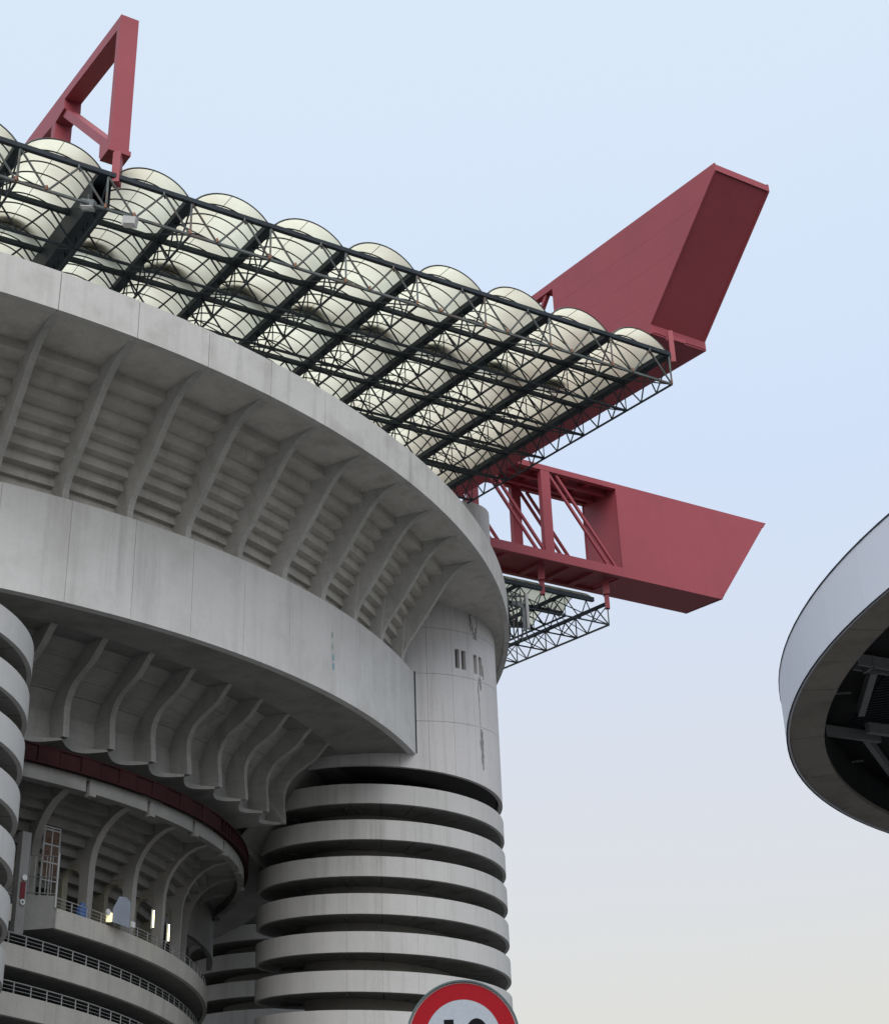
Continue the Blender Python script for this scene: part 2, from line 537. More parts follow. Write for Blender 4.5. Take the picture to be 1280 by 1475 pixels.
# ------------------------------------------------------------------ gallery ring
gr = empty('gallery_ring', (-14, 66, 30), 'deep smooth curved concrete gallery band below the ribs, ending at the near ramp tower', 'gallery')
edges = [-86.5 + 4.42 * k for k in range(0, 18)]
edges = [e for e in edges if e < -10.5] + [-8.75]
for a0, a1 in zip(edges[:-1], edges[1:]):
    MB().arc(CR, lambda a: rblock(a) - .45, rblock, 27.9, 33.2, a0 + .014, a1 - .014, 5).build('fascia_panel', C_BLOCK, gr, smooth=True)
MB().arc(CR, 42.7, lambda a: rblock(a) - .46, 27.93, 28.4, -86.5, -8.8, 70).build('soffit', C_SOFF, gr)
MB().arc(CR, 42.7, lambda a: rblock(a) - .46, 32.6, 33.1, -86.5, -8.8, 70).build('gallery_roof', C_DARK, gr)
MB().arc(CR, 42.7, lambda a: rblock(a) - .46, 28.4, 32.6, -9.3, -8.8, 1).build('end_wall', C_DARK, gr)
def paintmark(a, z0, z1, w_, m, seed):
    rnd = random.Random(seed)
    n = 10
    vs, fs = [], []
    for i in range(n + 1):
        z = lerp(z1, z0, i / n)
        for q in (-1, 1):
            aa = a + q * w_ * rnd.uniform(.45, 1)
            vs.append(pol(CR, rblock(aa) + .006, aa, z))
    for i in range(n): fs.append((2 * i, 2 * i + 1, 2 * i + 3, 2 * i + 2))
    MB().add(vs, fs).build('paint_mark', m, gr)
paintmark(-24.1, 31.2, 31.55, .16, LTEAL, 1)
paintmark(-24.1, 30.55, 30.9, .12, LTEAL, 2)
paintmark(-24.0, 29.9, 30.3, .14, LBLUE, 3)
paintmark(-24.0, 29.35, 29.75, .15, LBLUE, 4)

# ------------------------------------------------------------------ middle stand
ms = empty('middle_stand', (-18, 72, 25), 'shaded middle tier of curved concrete ribs and bays tucked under the gallery band', 'stadium stand')
mth = lambda j: (lambda z: lerp(-41.0 + 4.2 * j, -41.4 + 3.95 * j, max(0, min(1, (z - 24) / 3.9))))
mprof = smooth([(43.2, 28.1), (42.6, 27.85), (41.8, 27.15), (41.05, 26.75), (40.4, 26.4), (39.95, 26.0), (39.65, 25.5), (39.55, 25.0), (39.52, 24.5), (39.5, 23.72)])
for j in range(-4, 8):
    f = mth(j)
    back = [(37.9, 23.72), (37.9, 25.2), (40.2, 28.1)]
    if j == 7: back = [(36.5, 23.72), (36.5, 28.1)]
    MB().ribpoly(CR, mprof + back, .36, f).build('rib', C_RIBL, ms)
for j in range(-4, 8):
    f0, f1 = mth(j - 1), mth(j)
    a0, a1 = f0(25), f1(25)
    mb = MB()
    prof = [(38.35, 23.6), (38.35, 25.2), (38.9, 26.1), (40.0, 27.0), (41.3, 28.0)]
    for (r0, z0), (r1, z1) in zip(prof[:-1], prof[1:]):
        vs = []
        for q in range(3):
            a = lerp(a0, a1, q / 2)
            vs += [pol(CR, r0, a, z0), pol(CR, r1, a, z1)]
        mb.add(vs, [(0, 2, 3, 1), (2, 4, 5, 3)])
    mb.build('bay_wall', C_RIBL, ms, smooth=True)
    # horizontal board lines across the upper part of each bay
    for z_, r_ in ((26.15, 38.98), (26.75, 39.72), (27.35, 40.5)):
        MB().arc(CR, r_ - .1, r_ + .05, z_, z_ + .1, a0 + .3, a1 - .3, 2).build('ledge', C_RIBL, ms)
    # scalloped shelf between the rib feet
    sg_ = lambda a, a0=a0, a1=a1: sin(pi * max(0, min(1, (a - a0) / (a1 - a0))))
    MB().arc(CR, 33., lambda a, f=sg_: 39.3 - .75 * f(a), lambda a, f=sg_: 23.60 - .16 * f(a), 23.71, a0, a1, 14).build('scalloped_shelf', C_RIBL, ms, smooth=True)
MB().arc(CR, 28., 33.0, 23.0, 23.8, -86, 60, 50).build('inner_soffit', C_DARK, ms)
MB().arc(CR, 36.2, 36.4, 23.69, 28.0, -86, 75, 60).build('rear_wall', C_DARK, ms)
MB().arc(CR, 32.6, 32.9, 18.0, 23.0, -86, 14, 50).build('rear_wall', C_DARK, ms)
MB().arc(CR, 30., 36.6, 22.6, 23.0, -12, 60, 40).build('far_shelf', C_LOW, ms)
bw = MB()
pr = [(36.5, 23.0), (37.8, 24.5), (41, 28)]
for (r0, z0), (r1, z1) in zip(pr[:-1], pr[1:]):
    n = 30
    vs = []
    for q in range(n + 1):
        a = lerp(-11.5, 70, q / n)
        vs += [pol(CR, r0, a, z0), pol(CR, r1, a, z1)]
    bw.add(vs, [(2 * q, 2 * q + 2, 2 * q + 3, 2 * q + 1) for q in range(n)])
bw.build('far_soffit', C_DARK, ms, smooth=True)
MB().arc(CR, 30., 42.7, 28.0, 28.3, -86.5, 75, 90).build('head_slab', C_DARK, ms)

# ------------------------------------------------------------------ red louvred ring
rr_ = empty('red_ring', (-18, 70, 21.6), 'dark red louvred band curving round between the middle tier and the lower tier', 'cladding band')
MB().arc(C3, 30.55, 30.72, 21.96, 22.04, -80, 62, 110).build('top_rail', RED2, rr_)
MB().arc(C3, 30.55, 30.72, 21.16, 21.24, -80, 62, 110).build('bottom_rail', RED2, rr_)
a = -80.
i = 0
while a < -12:
    MB().arc(C3, 30.50 + (.05 if i % 2 else 0), 30.66 + (.04 if i % 2 else 0), 21.24, 21.96, a + .06, a + 2.34, 2).build('cladding_panel', RED2, rr_)
    a += 2.4
    i += 1
while a < 60:
    MB().arc(C3, 30.25, 30.68, 21.24, 21.96, a, a + .28, 1).build('slat', RED2, rr_)
    a += 1.15

# ------------------------------------------------------------------ lower stand
C_WARMR = mat('warm lit concrete', (.27, .255, .20), var=.15, streak=.3, scale=.5)  # warm light on the arched walls is put into this colour
C_LOWR = mat('dull grey concrete', (.27, .265, .25), var=.15, streak=.4, scale=.5, bump=.3)  # lower ribs: shade under the tier is put into the tone
ls = empty('lower_stand', (-22, 72, 18), 'dark lower tier with curved ribs, stepped undersides and arched openings behind the railings', 'stadium stand')
lth = [-33.1 + 8.45 * m for m in range(-3, 11)]
lprof = [(30.45, 21.1), (29.9, 20.95), (28.95, 20.75), (28.4, 20.45), (27.95, 20.05), (27.6, 19.55), (27.35, 19.0), (27.22, 18.3), (27.2, 17.6), (27.15, 15.4), (27.15, 14.4)]
for m_ in lth:
    AR, AW, AT = 26.1, .52, 18.1
    MB().ribpoly(C3, lprof[:-1] + [(27.15, 14.5), (26.64, 14.5), (26.64, 18.32), (23.0, 18.32), (26.0, 21.1)], .46, m_).build('rib', C_LOWR, ls)
    ow = [(26.63, 18.315), (26.63, 14.5), (AR + AW, 14.5)] + [(AR + AW * cos(pi * q / 12), AT - AW + AW * sin(pi * q / 12)) for q in range(13)] + [(AR - AW, 14.5), (21.0, 14.5), (21.0, 18.315)]
    MB().ribpoly(C3, ow, .41, m_).build('arched_wall', C_WARMR, ls)
for m0, m1 in zip(lth[:-1], lth[1:]):
    MB().arc(C3, 30.05, 30.45, 20.45, 21.14, m0 + .28, m1 - .18, 5).build('fascia_beam', C_LOW, ls, smooth=True)
    MB().arc(C3, 30.1, 30.5, 20.3, 20.44, m0 + .28, m0 + 1.0, 1).build('fascia_beam', C_LOW, ls)
    MB().arc(C3, 27.3, 30.04, 21.0, 21.12, m0, m1, 4).build('soffit', C_DARK, ls)
    for i in range(8):
        u = i / 7
        ri = lerp(25.0, 28.3, u)
        zc = lerp(17.2, 20.5, u)
        MB().arc(C3, ri - .8, ri, zc, zc + .47, m0, m1, 1).build('terrace_step', C_LOW, ls)
    # rear wall with an arched opening
    n = 12
    mid, hw, za = (m0 * .62 + m1 * .38), 1.75, 16.9
    zl, zh = 14.4, 18.6
    R0 = 21.0
    wm = MB()
    wm.arc(C3, R0 - .3, R0, zl, zh, m0, mid - hw, 2)
    wm.arc(C3, R0 - .3, R0, zl, zh, mid + hw, m1, 3)
    top = lambda a, mid=mid: za - .75 + .75 * math.sqrt(max(0, 1 - ((a - mid) / hw) ** 2)) if abs(a - mid) < hw else za - .75
    wm.arc(C3, R0 - .3, R0, top, zh, mid - hw, mid + hw, 14)
    wm.build('rear_wall', C_WARMW, ls)
    MB().arc(C3, R0 - 3.4, R0 - 3.2, zl, zh, m0, m1, 2).build('inner_wall', BLACK, ls)
MB().arc(C3, 18., 24.3, 18.35, 18.5, -62, 60, 40).build('ceiling', C_WARMW, ls)
MB().arc(C3, 14., 17.5, 14.4, 24.0, -90, 90, 60).build('inner_core', C_DARK, ls)
MB().arc(C3, 21., 21.5, G, 14.4, -90, 60, 60).build('inner_wall', BLACK, ls)
MB().arc(C3, 18., 26.9, 14.45, 14.6, -90, 52, 60).build('floor', C_DARK, ls)
MB().arc(C3, 22., 27., 23.0, 23.3, -62, 62, 40).build('top_deck', C_DARK, ls)

# ------------------------------------------------------------------ curved galleries with railings
def gallery(c, R, zt, hgt, a0, a1, inner, label, rails=True, posts=1.35, pan=None):
    e = empty('gallery', tuple(pol(c, R, -20, zt)), label, 'walkway gallery', 'curved walkways of the lower tier')
    a = a0
    st = 2.0 / R * 57.3 * 2
    while a < a1 - .01:
        b_ = min(a + st, a1)
        MB().arc(c, R - .25, R, zt - hgt, zt, a + .01, b_ - .01, 3).build('parapet_panel', C_OLD, e, smooth=True)
        a = b_
    MB().arc(c, R - inner, R - .26, zt - hgt + .12, zt - hgt + .35, a0, a1, 60).build('deck', C_DARK, e)
    if rails:
        for dzr, rr in ((.5, .028), (.33, .014), (.17, .014)):
            n = 80
            MB().path([pol(c, R - .12, lerp(a0, a1, i / n), zt + dzr) for i in range(n + 1)], rr, 5).build('rail', RAIL, e)
        a = a0
        while a < a1:
            MB().bar(pol(c, R - .12, a, zt), pol(c, R - .12, a, zt + .52), .045, .045).build('rail_post', RAIL, e)
            a += posts / R * 57.3
    return e
P1C, P1R = (-66.9, 89.5), 51.6
P2C, P2R = (-82.1, 89.6), 66.2
P3C, P3R = (-57.3, 94.5), 36.0
import cmath
def angof(c, x, y): return math.degrees(math.atan2(y - c[1], x - c[0]))
gallery(P1C, P1R, 15.2, .92, -21.1, 19, 8, 'topmost curved concrete walkway with a thin rail, below the lit tubes')
gallery(P2C, P2R, 13.0, .95, -36, 16, 9, 'middle curved concrete walkway whose long rail runs unbroken to the left edge')
gallery((-79.0, 86.6), 62.8, 10.8, .95, -34, 16, 9, 'lowest curved concrete walkway, cut off by the bottom left corner')
gallery((-79.0, 86.6), 62.8, 8.4, 1.0, -34, 16, 9, 'curved concrete walkway below the frame', rails=False)
gallery((-66.9, 89.5), 51.55, 14.85, .75, -36, -24.6, 6, 'short dark walkway stub beside the left ramp tower under the red sign')

# end wall of the top walkway with barred fence
ew = empty('barred_fence', tuple(pol(P1C, P1R, -21.2, 15.2)), 'barred steel fence with a bright end post on the end wall of the top walkway', 'fence')
p0 = pol(P1C, P1R - .02, -21.25, 0)
p1 = pol(P1C, P1R - 3.6, -24.2, 0)
def ew_pt(u, z): return Vector((lerp(p0.x, p1.x, u), lerp(p0.y, p1.y, u), z))
MB().hexa([ew_pt(0, 14.28), ew_pt(0, 14.28) + Vector((0, .25, 0)), ew_pt(1, 13.9) + Vector((0, .25, 0)), ew_pt(1, 13.9)],
          [ew_pt(0, 15.75), ew_pt(0, 15.75) + Vector((0, .25, 0)), ew_pt(1, 15.9) + Vector((0, .25, 0)), ew_pt(1, 15.9)]).build('end_wall', C_DARK, ew)
MB().tube(ew_pt(0, 15.2), ew_pt(0, 17.75), .06, 8).build('post', RAIL, ew)
MB().tube(ew_pt(1, 15.6), ew_pt(1, 17.9), .05, 8).build('post', RAIL, ew)
for zz in (15.85, 16.6, 17.6):
    MB().bar(ew_pt(0, zz), ew_pt(1, zz + .15), .05, .05).build('rail', STEEL_L, ew)
for i in range(1, 17):
    u = i / 17
    MB().bar(ew_pt(u, 15.8 + .15 * u), ew_pt(u, 17.6 + .15 * u), .03, .03).build('bar', RAIL, ew)
# tall caged frame behind
cg = empty('mesh_cage', tuple(pol(C3, 27.9, -32.8, 15.6)), 'tall off white framed cage with brown mesh panels standing beside the left rib', 'cage')
q0, q1 = pol(C3, 28.2, -33.9, 0), pol(C3, 28.2, -31.9, 0)
cp = lambda u, z: Vector((lerp(q0.x, q1.x, u), lerp(q0.y, q1.y, u), z))
for u in (0, .5, 1): MB().bar(cp(u, 15.4), cp(u, 19.15), .06, .06).build('upright', RAIL, cg)
for z in (15.6, 16.6, 17.45, 18.3, 19.0, 19.13): MB().bar(cp(0, z), cp(1, z), .05, .05).build('crossbar', RAIL, cg)
MESHB = mat('brown wire mesh', (.10, .06, .045), rough=.9, var=.35, scale=6)
for u0, u1 in ((.04, .46), (.54, .96)):
    for z0, z1 in ((16.65, 17.4), (17.5, 18.25), (18.35, 18.95)):
        mm = MB()
        nb_ = 9
        for i in range(nb_): mm.bar(cp(lerp(u0, u1, (i + .5) / nb_), z0), cp(lerp(u0, u1, (i + .5) / nb_), z1), .035, .02)
        mm.build('mesh_panel', MESHB, cg)

# small things on the walkway
def lamp_tube(px_a, r, z0, z1, label):
    e = empty('tube_light', tuple(pol(C3, r, px_a, z0)), label, 'tube light', 'upright tube lights')
    MB().tube(pol(C3, r, px_a, z0), pol(C3, r, px_a, z1), .035, 8).build('tube', TUBE, e)
    MB().bar(pol(C3, r - .1, px_a, z0 - .05), pol(C3, r - .1, px_a, z1 + .05), .07, .05).build('housing', WHITEP, e)
lamp_tube(-16.25, 28.4, 15.72, 16.58, 'lit upright tube light in front of the dark arch, left of the two')
lamp_tube(-12.4, 28.4, 15.35, 16.2, 'lit upright tube light at the foot of a dark rib, right of the two')
b_ = empty('blue_barrel', tuple(pol(C3, 27.6, -27.0, 15.0)), 'small blue barrel behind the top walkway rail beside a rib', 'barrel')
MB().tube(pol(C3, 27.6, -26.8, 15.0), pol(C3, 27.6, -26.8, 15.9), .3, 14).build('body', BLUE, b_, smooth=True)
MB().tube(pol(C3, 27.6, -26.8, 15.9), pol(C3, 27.6, -26.8, 16.1), .14, 10).build('cap', BLUE, b_)
wb = empty('pale_board', tuple(pol(C3, 28.45, -22.9, 15.3)), 'pale blue board with a clipped upper corner against the top walkway rail', 'board')
q = lambda u, z: pol(C3, 28.5, -22.9 + u, z)
MB().add([q(-1.35, 15.3), q(1.1, 15.25), q(1.1, 16.5), q(.4, 16.68), q(-.4, 16.62), q(-1.35, 15.95)] + [q(a_, z_) + Vector((.1, .2, 0)) for a_, z_ in ((-1.35, 15.3), (1.1, 15.25), (1.1, 16.5), (.4, 16.68), (-.4, 16.62), (-1.35, 15.95))],
         [(0, 1, 2, 3, 4, 5), (11, 10, 9, 8, 7, 6)] + [(i, i + 6, (i + 1) % 6 + 6, (i + 1) % 6) for i in range(6)]).build('panel', PALEB, wb)
yl = empty('warm_lamp', tuple(pol(C3, 28.3, -24.2, 15.3)), 'small glowing yellowish lamp beside the pale board', 'lamp')
MB().tube(pol(C3, 28.3, -24.2, 15.35), pol(C3, 28.3, -24.2, 15.75), .16, 10).build('shade', LAMPY, yl)
MB().tube(pol(C3, 28.3, -24.2, 15.75), pol(C3, 28.3, -24.2, 15.82), .1, 10).build('cap', WHITEP, yl)
for aa, zz, lb, s_ in ((-25.1, 15.7, 'small round white notice on the top rail left of the pale board', .16), (-20.8, 15.45, 'small square white notice on the top rail right of the pale board', .14)):
    e = empty('rail_notice', tuple(pol(C3, 28.55, aa, zz)), lb, 'notice')
    if s_ > .15: MB().tube(pol(C3, 28.52, aa, zz), pol(C3, 28.58, aa, zz), s_, 14).build('plate', WHITEP, e)
    else: MB().arc(C3, 28.52, 28.57, zz - s_, zz + s_, aa - .35, aa + .35, 1).build('plate', WHITEP, e)
    MB().bar(pol(C3, 28.5, aa, zz - .3), pol(C3, 28.5, aa, zz + .1), .03, .03).build('bracket', RAIL, e)
# red and white sign on the left column
sg = empty('fire_sign', tuple(pol(C3, 28.4, -36.2, 15.4)), 'narrow red sign between white disc and white ring on a dark column, far left', 'sign')
MB().arc(C3, 28.0, 28.35, 13.9, 18.6, -36.75, -35.7, 1).build('column', C_DARK, sg)
MB().arc(C3, 28.36, 28.4, 15.5, 16.25, -36.5, -35.98, 1).build('red_plate', mat('red enamel', (.12, .012, .018), rough=.7), sg)
def disc(c, nrm, r0, r1, z, name, m, par, n=20):
    nrm = Vector(nrm).normalized()
    x = nrm.cross(Vector((0, 0, 1))).normalized()
    y = x.cross(nrm)
    vs = []
    for rr in (r0, r1):
        for i in range(n):
            d = x * cos(2 * pi * i / n) + y * sin(2 * pi * i / n)
            vs.append(Vector(c) + d * rr)
    for rr in (r0, r1):
        for i in range(n):
            d = x * cos(2 * pi * i / n) + y * sin(2 * pi * i / n)
            vs.append(Vector(c) + d * rr + nrm * z)
    fs = []
    for i in range(n):
        j = (i + 1) % n
        fs += [(i, j, n + j, n + i), (2 * n + i, 3 * n + i, 3 * n + j, 2 * n + j), (n + i, n + j, 3 * n + j, 3 * n + i), (i, 2 * n + i, 2 * n + j, j)]
    return MB().add(vs, fs).build(name, m, par)
nr = pol(C3, 1, -36.2, 0) - Vector((C3[0], C3[1], 0))
disc(pol(C3, 28.41, -36.2, 16.45), nr, .001, .14, .03, 'white_disc', WHITEP, sg)
disc(pol(C3, 28.41, -36.2, 15.32), nr, .07, .13, .03, 'white_ring', WHITEP, sg)

# ------------------------------------------------------------------ main roof
BAY, MOD, NB, NM, DEP = 4.52, 4.4, 10, 7, 2.3
roof = empty('vaulted_roof', tuple(rw(-20, 0, 0)), 'roof of cream translucent barrel vaults on dark steel trusses above the upper stand', 'roof')
def vault_pt(s0, s1, u, rise=1.0):
    # circular arc between s0 and s1
    c = (s1 - s0) / 2
    R = (c * c + rise * rise) / (2 * rise)
    x = lerp(-c, c, u)
    return (s0 + s1) / 2 + x, math.sqrt(R * R - x * x) - (R - rise)
def roof_grid(parent, P, nb, nm, dep, beamw, t_start=0, gusset=True, m_membr=MEMB):
    # P(s, t, h) maps bay coordinates (s negative along eave, t inwards) to the world
    def box(mb, s0, s1, t0, t1, h0, h1):
        return mb.hexa([P(s0, t0, h0), P(s1, t0, h0), P(s1, t1, h0), P(s0, t1, h0)], [P(s0, t0, h1), P(s1, t0, h1), P(s1, t1, h1), P(s0, t1, h1)])
    for b in range(nb + 1):
        s = -BAY * b
        w_ = beamw(b)
        o = box(MB(), s - w_ / 2, s + w_ / 2, t_start + .05, nm * MOD, -.26, .10).build('gutter_beam', STEEL, parent)
        for q in ((-1, 1) if w_ > 1 else ()):
            box(MB(), s + q * w_ / 2 - (.04 if q < 0 else 0), s + q * w_ / 2 + (.04 if q > 0 else 0), t_start, nm * MOD, -.38, .16).build('flange', STEEL_L if b % 2 else STEEL, o)
        if w_ > .9:      # the heavy line below the A frame: a deep box on two web plates
            for q in (-1, 1):
                box(MB(), s + q * .45 - .03, s + q * .45 + .03, t_start + .9, nm * MOD, -1.55, -.262).build('web_plate', STEEL, parent)
            box(MB(), s - .5, s + .5, t_start + .9, nm * MOD, -1.62, -1.552).build('bottom_flange', STEEL, parent)
        MB().bar(P(s, 0, -dep), P(s, nm * MOD, -dep), .1, .1).build('lower_chord', STEEL, parent)
        for j in range(nm):
            wv = MB()
            T = j * MOD
            pts = [(0, 1 / 3), (1 / 2, 1 / 3), (1 / 2, 2 / 3), (1, 2 / 3)]
            for tt, tb in pts: wv.tube(P(s, T + tt * MOD, -.3), P(s, T + tb * MOD, -dep), .05, 5)
            wv.tube(P(s, T, -.3), P(s, T, -dep), .035, 5)
            wv.build('bracing', STEEL, parent)
        MB().bar(P(s, 0, .05), P(s, 0, -dep), .1, .1).build('end_post', STEEL_L, parent)
    for j in range(nm + 1):
        t = j * MOD
        for b in range(nb):
            s0, s1 = -BAY * (b + 1), -BAY * b
            MB().bar(P(s0, t, -.13), P(s1, t, -.13), .24, .26).build('top_chord', STEEL, parent)
            MB().bar(P(s0, t, -dep), P(s1, t, -dep), .13, .13).build('bottom_chord', STEEL_L if j == 0 else STEEL, parent)
            wv = MB()
            f = lambda u, h: P(lerp(s0, s1, u), t, h)
            r_ = .062 if j == 0 else .055
            for a_, b__ in ((0, 1 / 3), (2 / 3, 1 / 3), (2 / 3, 1.0)): wv.tube(f(a_, -.25), f(b__, -dep), r_, 5)
            wv.build('web', STEEL_L if j == 0 else STEEL, parent)
            if j < nm:      # bracing between trusses
                wv = MB()
                wv.tube(f(1 / 3, -dep), P(s0, t + MOD / 2, -.2), .04, 5)
                wv.tube(f(1, -dep), P(lerp(s0, s1, 2 / 3), t + MOD, -.2), .045, 5)
                wv.build('bracing', STEEL, parent)
            if j == 0 and gusset:
                for u in (1 / 3, 1):
                    MB().bar(f(u, -dep + .02) + Vector((0, 0, -.02)), f(u, -dep + .24), .30, .10).build('node_plate', RUST, parent)
                MB().bar(f(2 / 3, -.42), f(2 / 3, -.2), .32, .08).build('node_plate', STEEL_L, parent)
    n = 14
    for b in range(nb):
        s0, s1 = -BAY * (b + 1) + beamw(b + 1) / 2 - .05, -BAY * b - beamw(b) / 2 + .05
        for j in range(nm):
            T0, T1 = (t_start if j == 0 else j * MOD), (j + 1) * MOD
            if T0 >= T1: continue
            vs = []
            for T in (T0, T1):
                for i in range(n + 1):
                    s, h = vault_pt(s0, s1, i / n)
                    vs.append(P(s, T, h + .1))
            MB().add(vs, [(i, i + 1, n + 2 + i, n + 1 + i) for i in range(n)]).build('roof_membrane', m_membr, parent, smooth=True)
            for q in range(4):
                T = j * MOD + q * MOD / 4 + .02
                if q == 0 and j == 0: T = T0 - .02
                if T < T0 - .03: continue
                pts = []
                for i in range(n + 1):
                    s, h = vault_pt(s0, s1, i / n)
                    pts.append(P(s, T, h + .04))
                MB().path(pts, .05, 4).build('arch_rib', ARC if not (q == 0 and j == 0) else STEEL_L, parent)
        # seam clip along the crown
        s, h = vault_pt(s0, s1, .5)
        MB().bar(P(s, t_start, h + .085), P(s, nm * MOD, h + .085), .025, .02).build('seam', ARC, parent)
bw_ = lambda b: .95 if b == 8 else .5
roof_grid(roof, rw, NB, NM, DEP, bw_)
wk = MB()
rbox(wk, -46, -1.5, 8.1, 9.5, 1.25, 1.7)
wk.build('roof_walkway', STEEL_L, roof)  # unseen, inferred from dark smudges; widened to deepen its shade on the vaults

# corner roof seen under the lower girder
r2 = empty('corner_roof', tuple(rw(19.4, 31.5, -3.85)), 'small lower truss roof with cream vaults hanging under the horizontal red girder', 'roof')
P2f = lambda s, t, h: rw(19.45 - t, 31.5 - s * (4.35 / BAY), -3.85 + h)
roof_grid(r2, P2f, 4, 3, 2.05, lambda b: .34, t_start=1.4, gusset=False)

# ------------------------------------------------------------------ red girders
RG = 'red steel roof girders'
# girder B: box girder running inwards over the roof corner
gb = empty('roof_girder', tuple(rw(2, 10, 2)), 'tall red box girder over the roof corner with a slanting dark end face', 'roof girder', RG)
sL, sR = -.1, 4.39
fr = lambda h: lerp(1.2, -6.1, (h - 2) / 9.05)       # slanting front
HB, HT = 2., 11.05
TB = 10.8
def splate(poly, s0, s1, name, par):
    n = len(poly)
    vs = [rw(s0, t, h) for t, h in poly] + [rw(s1, t, h) for t, h in poly]
    fs = [tuple(range(n)), tuple(range(2 * n - 1, n - 1, -1))] + [(i, i + n, (i + 1) % n + n, (i + 1) % n) for i in range(n)]
    return MB().add(vs, fs).build(name, RED, par)
LB, LT = HB + .68, HT - .55
TT = -6.08
splate([(TB, HB), (1.2, HB), (1.2, LB), (TT, LT), (TT, HT), (TB, HT)], sL, sL + .12, 'side_plate', gb)
splate([(30, HB), (1.2, HB), (1.2, LB), (TT, LT), (TT, HT), (30, HT)], sR - .12, sR, 'side_plate', gb)
rbox(MB(), sL + .12, sR - .12, fr(HB) + .05, 30, HB, HB + .12).build('bottom_plate', RED, gb)
MB().hexa([rw(sL + .12, TT + .07, HT - .14), rw(sR - .12, TT + .07, HT - .14), rw(sR - .12, TB, HT - .14), rw(sL + .12, TB, HT - .14)],
          [rw(sL + .12, TT + .07, HT - .005), rw(sR - .12, TT + .07, HT - .005), rw(sR - .12, TB, HT - .005), rw(sL + .12, TB, HT - .005)]).build('top_plate', RED, gb)
splate([(1.2, HB + .12), (1.26, HB + .12), (1.26, LB), (1.2, LB)], sL + .12, sR - .12, 'end_lip', gb)
splate([(TT, LT), (TT + .06, LT), (TT + .06, HT - .15), (TT, HT - .15)], sL + .12, sR - .12, 'end_lip', gb)
splate([(1.28, LB + .02), (1.38, LB + .02), (TT + .2, LT), (TT + .1, LT)], sL + .12, sR - .12, 'end_plate', gb)
for u in (.25, .5, .75):
    tt_, hh_ = lerp(1.28, TT + .1, u), lerp(LB, LT, u)
# faint welded seams on the visible side
for hh0, hh1, ta, tb in ((4.4, 4.4, TB, -.4), (6.7, 6.7, TB, -2.5), (8.9, 8.9, TB, -4.5)):
    splate([(ta, hh0), (ta, hh0 + .02), (tb, hh1 + .02), (tb, hh1)], sL - .004, sL + .001, 'weld_seam', gb)
for s_ in (sL, sR - .5):
    rbox(MB(), s_ + .004, s_ + .496, TB + .001, 29.8, HT - .62, HT - .01).build('top_chord', RED, gb)
    rbox(MB(), s_ + .004, s_ + .496, TB + .001, 29.8, HB + .125, HB + .7).build('bottom_chord', RED, gb)
    for t_ in (17.5, 24.):
        rbox(MB(), s_ + .01, s_ + .49, t_, t_ + .7, HB + .705, HT - .625).build('post', RED, gb)
        MB().bar(rw(s_ + .25, t_ + .5, HB + .7), rw(s_ + .25, t_ + 6.2 - 12, HT - .62), .3, .3).build('diagonal', RED, gb)
rbox(MB(), sL + .13, sR - .13, TB - .3, TB - .2, HB + .13, HT - .15).build('bulkhead', RED, gb)
rbox(MB(), sL + .13, sR - .13, TB + .3, TB + .9, HT - .6, HT - .1).build('cross_beam', RED, gb)
rbox(MB(), sL + .13, sR - .13, TB + 4.3, TB + 4.9, HT - .6, HT - .1).build('cross_beam', RED, gb)
MB().bar(rw(.75, .45, -.3), rw(.75, .45, 2.0), .3, .3).build('hanger', RED, gb)
MB().bar(rw(.6, .55, 1.55), rw(1.9, .55, 1.55), .35, .3).build('hanger_bracket', RED, gb)
for t_ in (MOD * 1, MOD * 3, MOD * 5):
    MB().bar(rw(.2, t_, -.2), rw(.2, t_, 2.0), .3, .3).build('hanger', RED, gb)

# girder C: horizontal girder along the eave direction beyond the tower
gc = empty('roof_girder', tuple(rw(20, 32, 0)), 'horizontal red girder right of the rim, open lattice then closed box at its tip', 'roof girder', RG)
t0, t1_ = 30., 34.7
hB, hT = -1.86, 6.92
sB, sN = 20.2, 4.45
fe = lambda h: lerp(30.9, 37.3, (h - hB) / (hT - hB))
fs0 = fe(hB)
def cbox(mb, sa0, sa1, ta, tb, ha, hb, slant=False, dd=0):
    # sa1 may follow the slanting tip
    e0 = fe(ha) + dd if slant else sa1
    e1_ = fe(hb) + dd if slant else sa1
    return mb.hexa([rw(sa0, ta, ha), rw(e0, ta, ha), rw(e0, tb, ha), rw(sa0, tb, ha)], [rw(sa0, ta, hb), rw(e1_, ta, hb), rw(e1_, tb, hb), rw(sa0, tb, hb)])
cbox(MB(), sB, 0, t0, t0 + .12, hB, hT, True).build('side_plate', RED, gc)
cbox(MB(), sB, 0, t1_ - .12, t1_, hB, hT, True).build('side_plate', RED, gc)
cbox(MB(), sB, 0, t0 + .12, t1_ - .12, hB, hB + .12, True, -.05).build('bottom_plate', RED, gc)
cbox(MB(), sB, 0, t0 + .12, t1_ - .12, hT - .12, hT - .005, True, -.05).build('top_plate', RED, gc)
MB().hexa([rw(fe(hB) - .3, t0 + .12, hB + .12), rw(fe(hB) - .2, t0 + .12, hB + .12), rw(fe(hB) - .2, t1_ - .12, hB + .12), rw(fe(hB) - .3, t1_ - .12, hB + .12)],
          [rw(fe(hT) - .3, t0 + .12, hT - .13), rw(fe(hT) - .2, t0 + .12, hT - .13), rw(fe(hT) - .2, t1_ - .12, hT - .13), rw(fe(hT) - .3, t1_ - .12, hT - .13)]).build('end_plate', RED, gc)
for ss in (24.5, 29.2):
    rbox(MB(), ss, ss + .02, t0 - .004, t0 + .001, hB + .1, hT - .1).build('weld_seam', RED, gc)
